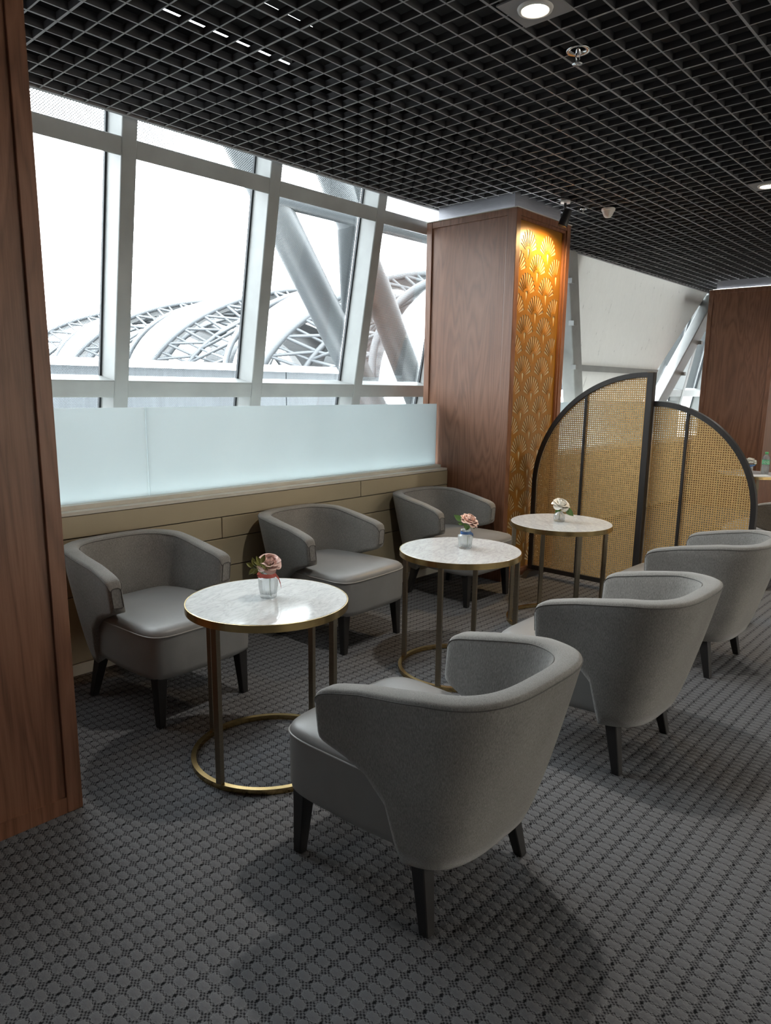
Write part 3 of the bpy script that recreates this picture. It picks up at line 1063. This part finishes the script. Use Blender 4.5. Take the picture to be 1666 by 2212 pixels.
# vase 1: tapering cut glass beaker with coral ribbon
v1 = (1.730, 2.204, TZ)
def quilt(n, pz, amp):
    return lambda a, z, r: amp*cos(n*a+z*pz)*cos(n*a-z*pz) if 0.008 < z < 0.074 else 0
o = make_vase('squat clear textured glass vase tied with a coral ribbon', v1,
              [(0.031, 0.0), (0.033, 0.004), (0.034, 0.018), (0.037, 0.048), (0.040, 0.076), (0.039, 0.082), (0.030, 0.084), (0.0285, 0.087), (0.0285, 0.103), (0.0305, 0.108)], quilt(12, 260, 0.0022), 72)
def ribbon(parent, mat, r, z0, z1, tails):
    MB().lathe([(r, z0), (r+0.0016, (z0+z1)/2), (r, z1)], 40).build('ribbon', mat, parent)
    for tpts, wdt in tails:
        m = MB()
        vs_ = []
        for p in tpts:
            p = Vector(p)
            vs_ += [p+Vector((0, 0, wdt/2)), p-Vector((0, 0, wdt/2))]
        m.add(vs_, [(2*i, 2*i+1, 2*i+3, 2*i+2) for i in range(len(tpts)-1)], True)
        m.build('ribbon_tail', mat, parent)
ribbon(o, 'ribbon_coral', 0.0305, 0.086, 0.102, [
    ([scr(0.022, 0.022, 0.096), scr(0.034, 0.016, 0.097), scr(0.044, 0.012, 0.082), scr(0.050, 0.010, 0.062), scr(0.053, 0.009, 0.044)], 0.012),
    ([scr(-0.020, 0.024, 0.095), scr(-0.034, 0.018, 0.104), scr(-0.042, 0.012, 0.094), scr(-0.024, 0.023, 0.090)], 0.014)])
make_rose('dusty pink rose with olive leaves in the nearest vase', v1, 'petal_blush', 'leaf_olive', scr(0.004, 0.0, 0.134), 0.060, (0.40, -0.25),
          [(scr(-.053,.030,.131), scr(-.081,.030,.149)), (scr(-.047,.034,.127), scr(-.0715,.038,.103)), (scr(-.033,.036,.127), scr(-.054,.042,.105)), (scr(-.047,.030,.139), scr(-.057,.026,.171)),
           (scr(-.019,.044,.141), scr(-.049,.042,.161)), (scr(-.022,.046,.151), scr(-.0375,.044,.181)), (scr(-.017,.048,.153), scr(-.004,.046,.188)), (scr(.003,.044,.129), scr(-.017,.050,.149)), (scr(-.003,.042,.127), scr(.019,.044,.147))], 3, scr(0.008, 0.004, 0.008))
# vase 2: diamond cut jar with blue ribbon
v2 = (3.033, 2.181, TZ)
o = make_vase('clear diamond cut glass jar tied with a blue ribbon', v2,
              [(0.031, 0.0), (0.0335, 0.004), (0.034, 0.014), (0.037, 0.036), (0.0395, 0.062), (0.0375, 0.071), (0.028, 0.075), (0.0245, 0.079), (0.0245, 0.094), (0.0270, 0.099), (0.0265, 0.102)], quilt(10, 220, 0.0024), 72)
ribbon(o, 'ribbon_blue', 0.0264, 0.078, 0.093, [([scr(0.016, 0.021, 0.086), scr(0.030, 0.014, 0.084), scr(0.040, 0.010, 0.072)], 0.015)])
make_rose('pale pink peony rose in the blue ribboned jar', v2, 'petal_pink', 'leaf_green', scr(0.012, 0.0, 0.140), 0.064, (0.45, 0.15),
          [(scr(-.0205,.020,.150), scr(-.067,.020,.184)), (scr(.0044,.022,.104), scr(-.012,.026,.143)), (scr(.004,.020,.104), scr(.018,.026,.130)), (scr(.0293,.020,.137), scr(.0425,.024,.108)), (scr(-.018,.022,.132), scr(-.046,.024,.142))], 5, scr(0.012, 0.004, 0.010))
# vase 3: small ribbed jar with white rose
v3 = (4.115, 2.222, TZ)
def ribs(a, z, r):
    return 0.0009*cos(10*a) if 0.004 < z < 0.045 else 0
make_vase('small ribbed clear glass jar with a white rose', v3,
          [(0.033, 0.0), (0.0355, 0.004), (0.036, 0.014), (0.036, 0.036), (0.033, 0.047), (0.025, 0.054), (0.0185, 0.058), (0.0185, 0.064), (0.020, 0.067)], ribs, 80)
make_rose('cream white rose on the far table', v3, 'petal_white', 'leaf_green', scr(0.002, 0.0, 0.098), 0.070, (0.45, -0.10),
          [(scr(.027,.020,.0898), scr(.088,.024,.039)), (scr(-.0144,.022,.088), scr(-.036,.030,.060)), (scr(.022,.024,.084), scr(.054,.028,.066)), (scr(.0,.026,.080), scr(-.020,.034,.070))], 8, scr(0.0, 0.0, 0.010))
# vase 4 on the table at the right edge
v4 = (8.02, 2.185, TZ)
o = make_vase('tapered clear vase with blue bow beside the water bottle', v4,
              [(0.020, 0.0), (0.022, 0.003), (0.028, 0.040), (0.036, 0.085), (0.040, 0.105)], quilt(10, 300, 0.0012), 60)
ribbon(o, 'ribbon_blue', 0.0395, 0.085, 0.100, [([scr(0.010, 0.036, 0.094), scr(-0.010, 0.036, 0.082), scr(-0.024, 0.030, 0.060)], 0.016), ([scr(0.02, 0.034, 0.092), scr(0.046, 0.02, 0.098)], 0.014)])
make_rose('white carnation rose in the vase with blue bow', v4, 'petal_white', 'leaf_green', scr(0.0, 0.0, 0.118), 0.075, (0.1, 0.0),
          [(scr(.035,.0,.100), scr(.075,.0,.135)), (scr(.035,.0,.098), scr(.072,.004,.105)), (scr(-.02,.02,.10), scr(-.045,.024,.112))], 11, scr(0.0, 0.0, 0.01))
# water bottle and menu card
bt = thing('water_bottle', 'clear plastic water bottle with green label and cap', 'bottle', (8.17, 2.075, TZ))
MB().lathe([(0.0003, 0.0), (0.033, 0.0), (0.036, 0.006), (0.036, 0.075), (0.0345, 0.080), (0.036, 0.085), (0.036, 0.150), (0.030, 0.180), (0.015, 0.198), (0.014, 0.205),
            (0.0125, 0.205), (0.0135, 0.197), (0.0285, 0.179), (0.0345, 0.149), (0.0345, 0.006), (0.0003, 0.004)], 28).build('bottle_body', 'vase_glass', bt)
MB().lathe([(0.0364, 0.100), (0.0364, 0.148)], 28).build('label_band', 'label_green', bt)
MB().cyl((0, 0), 0.0165, 0.205, 0.228, 20).build('cap', 'bottle_green', bt)
for a0 in (-2.3, -3.1):
    vs_ = [(0.0368*cos(a0+0.42*cos(t)*0.75), 0.0368*sin(a0+0.42*cos(t)*0.75), 0.124+0.012*sin(t)) for t in [2*pi*k/16 for k in range(16)]]
    MB().add(vs_, [tuple(range(16))]).build('label_emblem', 'paper_white', bt)
mc = MB().box((-0.14, -0.05, 0), (0.14, 0.05, 0.006)).build('menu_card', 'paper_white', None, (7.90, 2.10, TZ+0.0005))
mc.rotation_euler = (0, 0, radians(-50))
tag(mc, 'white menu card lying on the table by the bottle', 'card')

# ------------------------------------------------------------------ rattan screen
sc = thing('rattan_screen', 'folding rattan screen of two quarter round panels in dark frame', 'room divider', (5.06, 2.08, 0))
def clip_seg(p, d, R, zs, wd, zb):
    # clip line p+t d to region: 0<=u<=wd, z>=zb, z<=zs+sqrt(R^2-u^2) (quarter disc on a rectangle)
    t0, t1 = -1e9, 1e9
    for q, dd, lo, hi in ((p[0], d[0], 0.0, wd), (p[1], d[1], zb, zs+R)):
        if abs(dd) < 1e-9:
            if q < lo or q > hi:
                return None
        else:
            a, b_ = (lo-q)/dd, (hi-q)/dd
            if a > b_:
                a, b_ = b_, a
            t0, t1 = max(t0, a), min(t1, b_)
    if t0 >= t1:
        return None
    def inside(t):
        u, z = p[0]+d[0]*t, p[1]+d[1]*t
        return z <= zs or u*u+(z-zs)**2 <= R*R
    # convex region: shrink ends by bisection from an inside point
    ts = [t0+(t1-t0)*k/24 for k in range(25)]
    ins = [t for t in ts if inside(t)]
    if not ins:
        return None
    def bis(tin, tout):
        for _ in range(18):
            mid = (tin+tout)/2
            if inside(mid):
                tin = mid
            else:
                tout = mid
        return tin
    lo = t0 if inside(t0) else bis(ins[0], ts[max(0, ts.index(ins[0])-1)])
    hi = t1 if inside(t1) else bis(ins[-1], ts[min(24, ts.index(ins[-1])+1)])
    return lo, hi
def cane_part(u0, u1, R, zs, zb, sgn, yo, xo):
    # strands in a sub panel u0..u1 of the quarter round; u grows away from the tall post
    m = MB()
    pt = 0.0158
    def strand(p, d, wdt, off):
        L = sqrt(d[0]**2+d[1]**2)
        d = (d[0]/L, d[1]/L)
        c_ = clip_seg((p[0], p[1]), d, R, zs, u1, zb)
        if not c_:
            return
        t0, t1 = c_
        if abs(d[0]) > 1e-9:          # keep u>=u0
            tu = (u0-p[0])/d[0]
            if d[0] > 0:
                t0 = max(t0, tu)
            else:
                t1 = min(t1, tu)
        elif p[0] < u0:
            return
        if t1-t0 < 0.003:
            return
        nx, nz = -d[1]*wdt/2, d[0]*wdt/2
        q = []
        for t, s in ((t0, 1), (t1, 1), (t1, -1), (t0, -1)):
            u, z = p[0]+d[0]*t+s*nx, p[1]+d[1]*t+s*nz
            q.append((xo+off, yo+sgn*u, z))
        m.add(q, [(0, 1, 2, 3)])
    k = int(u0/pt)
    while k*pt < u1:
        strand((k*pt, zb), (0, 1), 0.0078, 0.0)
        k += 1
    k = int(zb/pt)
    while k*pt < zs+R:
        strand((u0, k*pt), (1, 0), 0.0078, 0.0007)
        k += 1
    top = zs+R
    nmin = int((zb-u1)/pt)-1
    nmax = int((top+u1)/pt)+2
    for k in range(nmin, nmax):
        strand((0, (k+0.5)*pt), (1, 1), 0.0032, -0.0007)
        strand((0, (k+0.5)*pt), (1, -1), 0.0032, 0.0014)
    return m
def arch_frame(R, zs, zb, wid, dep, sgn, yo, xo, post_top):
    # curved outer frame + straight side + bottom
    outer, innr = [], []
    pts = []
    for k in range(33):
        a = pi/2*k/32
        pts.append((sin(a), cos(a)))
    for (su, cz) in pts:
        outer.append((R*su, zs+R*cz))
        innr.append(((R-wid)*su, zs+(R-wid)*cz))
    outer.append((R, zb)); innr.append((R-wid, zb))
    m = MB()
    n = len(outer)
    vs_ = []
    for x in (xo-dep/2, xo+dep/2):
        for (u, z) in outer:
            vs_.append((x, yo+sgn*u, z))
        for (u, z) in innr:
            vs_.append((x, yo+sgn*u, z))
    fs = []
    for i in range(n-1):
        fs.append((i, i+1, n+i+1, n+i))
        fs.append((2*n+i, 3*n+i, 3*n+i+1, 2*n+i+1))
        fs.append((i, 2*n+i, 2*n+i+1, i+1))
        fs.append((n+i, n+i+1, 3*n+i+1, 3*n+i))
    fs.append((0, n, 3*n, 2*n))
    fs.append((n-1, 2*n+n-1, 3*n+n-1, n+n-1))
    m.add(vs_, fs)
    o = m
    return o
def screen_half(name, R, zs, sgn, yo, xo, div_u, zb=0.045):
    inv = (-5.06, -2.08, 0)
    fr = 0.034
    pn = mk(name, arch_frame(R, zs, zb, fr, 0.042, sgn, yo, xo, 0).mesh('frame', 'dark_frame_wood'), sc, inv)
    def b(nm, u0, u1, z0, z1, dx=0.02, mat='dark_frame_wood'):
        ya, yb_ = yo+sgn*u0, yo+sgn*u1
        o = MB().box((xo-dx, min(ya, yb_), z0), (xo+dx, max(ya, yb_), z1)).build(nm, mat, pn)
        return o
    b('bottom_rail', 0.0, R-fr, zb, zb+0.034)
    b('divider', div_u-0.009, div_u+0.009, zb+0.034, zs+sqrt((R-fr)**2-div_u**2)+0.004, 0.016)
    Ri = R-fr+0.002
    for (u0, u1) in ((0.002, div_u-0.008), (div_u+0.008, Ri)):
        m = cane_part(u0, u1, Ri, zs, zb+0.034, sgn, yo, xo)
        o = m.build('cane_webbing', 'cane', pn)
        o['kind'] = 'stuff'
        # pale spline beside the frame
        zt0 = zs+sqrt(max(Ri**2-u0**2, 0))
        zt1 = zs+sqrt(max(Ri**2-u1**2, 0)) if u1 < Ri-1e-4 else zs
        MB().tube([(xo-0.004, yo+sgn*(u0+0.004), zb+0.036), (xo-0.004, yo+sgn*(u0+0.004), zt0-0.004)], 0.003, 5).build('spline', 'cane_edge', pn)
        arc = []
        for k in range(17):
            u = u0+(min(u1, Ri-0.001)-u0)*k/16 if u1 < Ri-1e-4 else u0+(Ri-0.004-u0)*sin(pi/2*k/16)
            arc.append((xo-0.004, yo+sgn*u, zs+sqrt(max((Ri-0.003)**2-u*u, 0))-0.001))
        if u1 >= Ri-1e-4:
            arc.append((xo-0.004, yo+sgn*(Ri-0.004), zb+0.036))
        else:
            arc.append((xo-0.004, yo+sgn*(u1-0.004), zb+0.036))
        MB().tube(arc, 0.003, 5).build('spline', 'cane_edge', pn)
    return pn
inv = (-5.06, -2.08, 0)
screen_half('tall_panel', 0.885, 0.745, 1, 2.100, 5.06, 0.462)
screen_half('low_panel', 0.745, 0.685, -1, 2.060, 5.10, 0.245)
bevel(MB().box((5.035, 2.055, 0.03), (5.09, 2.103, 1.632)).build('post', 'dark_frame_wood', sc, inv), 0.004, 1)
for yy, xx in ((2.93, 5.06), (2.08, 5.07), (1.36, 5.10)):
    m = MB()
    m.hexa([(xx-0.17, yy-0.025, 0), (xx+0.17, yy-0.025, 0), (xx+0.17, yy+0.025, 0), (xx-0.17, yy+0.025, 0),
            (xx-0.12, yy-0.022, 0.045), (xx+0.12, yy-0.022, 0.045), (xx+0.12, yy+0.022, 0.045), (xx-0.12, yy+0.022, 0.045)])
    m.build('foot', 'dark_frame_wood', sc, inv)

# ------------------------------------------------------------------ ceiling fittings
def downlight(x, y, label, power=7.0):
    r = thing('downlight', label, 'ceiling light', (x, y, ZC), group='round recessed downlights')
    MB().box((-0.105, -0.105, -0.002), (0.105, 0.105, 0.004)).build('mounting_plate', 'ceiling_bar', r)
    MB().lathe([(0.048, -0.004), (0.052, -0.012), (0.064, -0.010), (0.067, -0.002)], 40).build('trim_ring', 'white_plastic', r)
    MB().cyl((0, 0), 0.050, -0.006, -0.003, 32).build('diffuser', 'downlight_glow', r)
    l = bpy.data.lights.new('downlight_lamp', 'AREA')
    l.shape = 'DISK'
    l.size = 0.09
    l.energy = power
    l.color = (1.0, 0.945, 0.86)
    l.spread = radians(150)
    lo = bpy.data.objects.new('lamp', l)
    COL.objects.link(lo)
    lo.parent = r
    lo.location = (0, 0, -0.016)
downlight(2.569, 1.613, 'bright round downlight at top of the picture')
downlight(5.649, 1.619, 'round downlight cut by the right picture edge')
for x, y in ((8.73, 1.62), (11.8, 1.62)):
    downlight(x, y, 'round downlight of the same kind elsewhere in the room, out of view')
for x in (3.0, 5.5, 8.0, 10.5):  # unseen lamps added so the back wall bounces soft fill onto the chair backs
    downlight(x, -5.1, 'added fill downlight washing the pale wall behind the viewer, out of view', 80.0)
def sprinkler(x, y, label, s=1.0):
    r = thing('sprinkler', label, 'sprinkler', (x, y, ZC), group='ceiling sprinklers')
    MB().lathe([(0.030*s, 0.004), (0.034*s, -0.001), (0.048*s, -0.004), (0.050*s, 0.0), (0.046*s, 0.006), (0.030*s, 0.012), (0.030*s, 0.004)], 32).build('escutcheon', 'chrome', r)
    MB().cyl((0, 0), 0.010*s, -0.022*s, 0.05, 14).build('stem', 'chrome', r)
    for k in (-1, 1):
        MB().tube([(k*0.012*s, 0, -0.015*s), (k*0.016*s, 0, -0.030*s), (0, 0, -0.050*s)], 0.003*s, 6).build('arm', 'chrome', r)
    MB().lathe([(0.0003, -0.052*s), (0.021*s, -0.050*s), (0.022*s, -0.053*s), (0.0003, -0.056*s)], 24).build('deflector', 'chrome', r)
sprinkler(2.985, 1.655, 'chrome ceiling sprinkler near the bright downlight')
sprinkler(5.46, 2.90, 'small chrome sprinkler between spotlight and smoke detector', 0.55)
sd = thing('smoke_detector', 'white cone shaped smoke detector on the ceiling grid', 'smoke detector', (5.56, 2.74, ZC))
MB().lathe([(0.0003, 0.0), (0.048, 0.0), (0.052, -0.004), (0.052, -0.018), (0.048, -0.022)], 36).build('base', 'white_plastic', sd)
MB().lathe([(0.047, -0.020), (0.044, -0.030), (0.032, -0.056), (0.022, -0.068), (0.0003, -0.070)], 36).build('dome', 'white_plastic', sd)
sp = thing('spotlight', 'small black spotlight aimed at the golden fan screen', 'spotlight', (5.10, 2.86, ZC))
MB().box((-0.075, -0.03, -0.012), (0.075, 0.03, 0.0)).build('mounting_bar', 'black_metal', sp)
MB().cyl((0, 0), 0.036, -0.030, -0.012, 24).build('base', 'white_plastic', sp)
MB().cyl((0, 0), 0.010, -0.075, -0.030, 12).build('arm', 'black_metal', sp)
hd = MB()
hd.lathe([(0.0003, 0.06), (0.026, 0.06), (0.030, 0.05), (0.036, -0.055), (0.036, -0.062), (0.030, -0.062), (0.028, -0.045), (0.0003, -0.045)], 28)
h = hd.build('head', 'black_metal', sp, (-0.01, -0.012, -0.135))
h.rotation_euler = (radians(16), radians(8), 0)
MB().cyl((0, 0), 0.027, -0.048, -0.0455, 20).build('lens', 'spot_glow', h)
sl = bpy.data.lights.new('spot_lamp', 'SPOT')
sl.energy = 25
sl.spot_size = radians(165)
sl.spot_blend = 1.0
sl.color = (1.0, 0.66, 0.30)
sl.shadow_soft_size = 0.025
so = bpy.data.objects.new('lamp', sl)
COL.objects.link(so)
so.parent = sp
so.location = (-0.02, -0.03, -0.215)
so.rotation_euler = (Vector((5.04, 3.03, 2.0))-Vector((5.08, 2.83, 2.685))).to_track_quat('-Z', 'Y').to_euler()
def plenum_tube(x0, x1, y, z, label):
    o = tag(MB().tube([(0, 0, 0), (x1-x0, 0, 0)], 0.0045, 8).build('fluorescent_tube', 'tube_glow', None, (x0, y, z)), label, 'tube light', 'tube lights above the ceiling grid')
plenum_tube(1.92, 2.68, 3.158, 3.15, 'thin tube light glinting above the ceiling grid near the window')
plenum_tube(2.2, 2.5, 2.779, 3.15, 'second thin tube light above the ceiling grid')
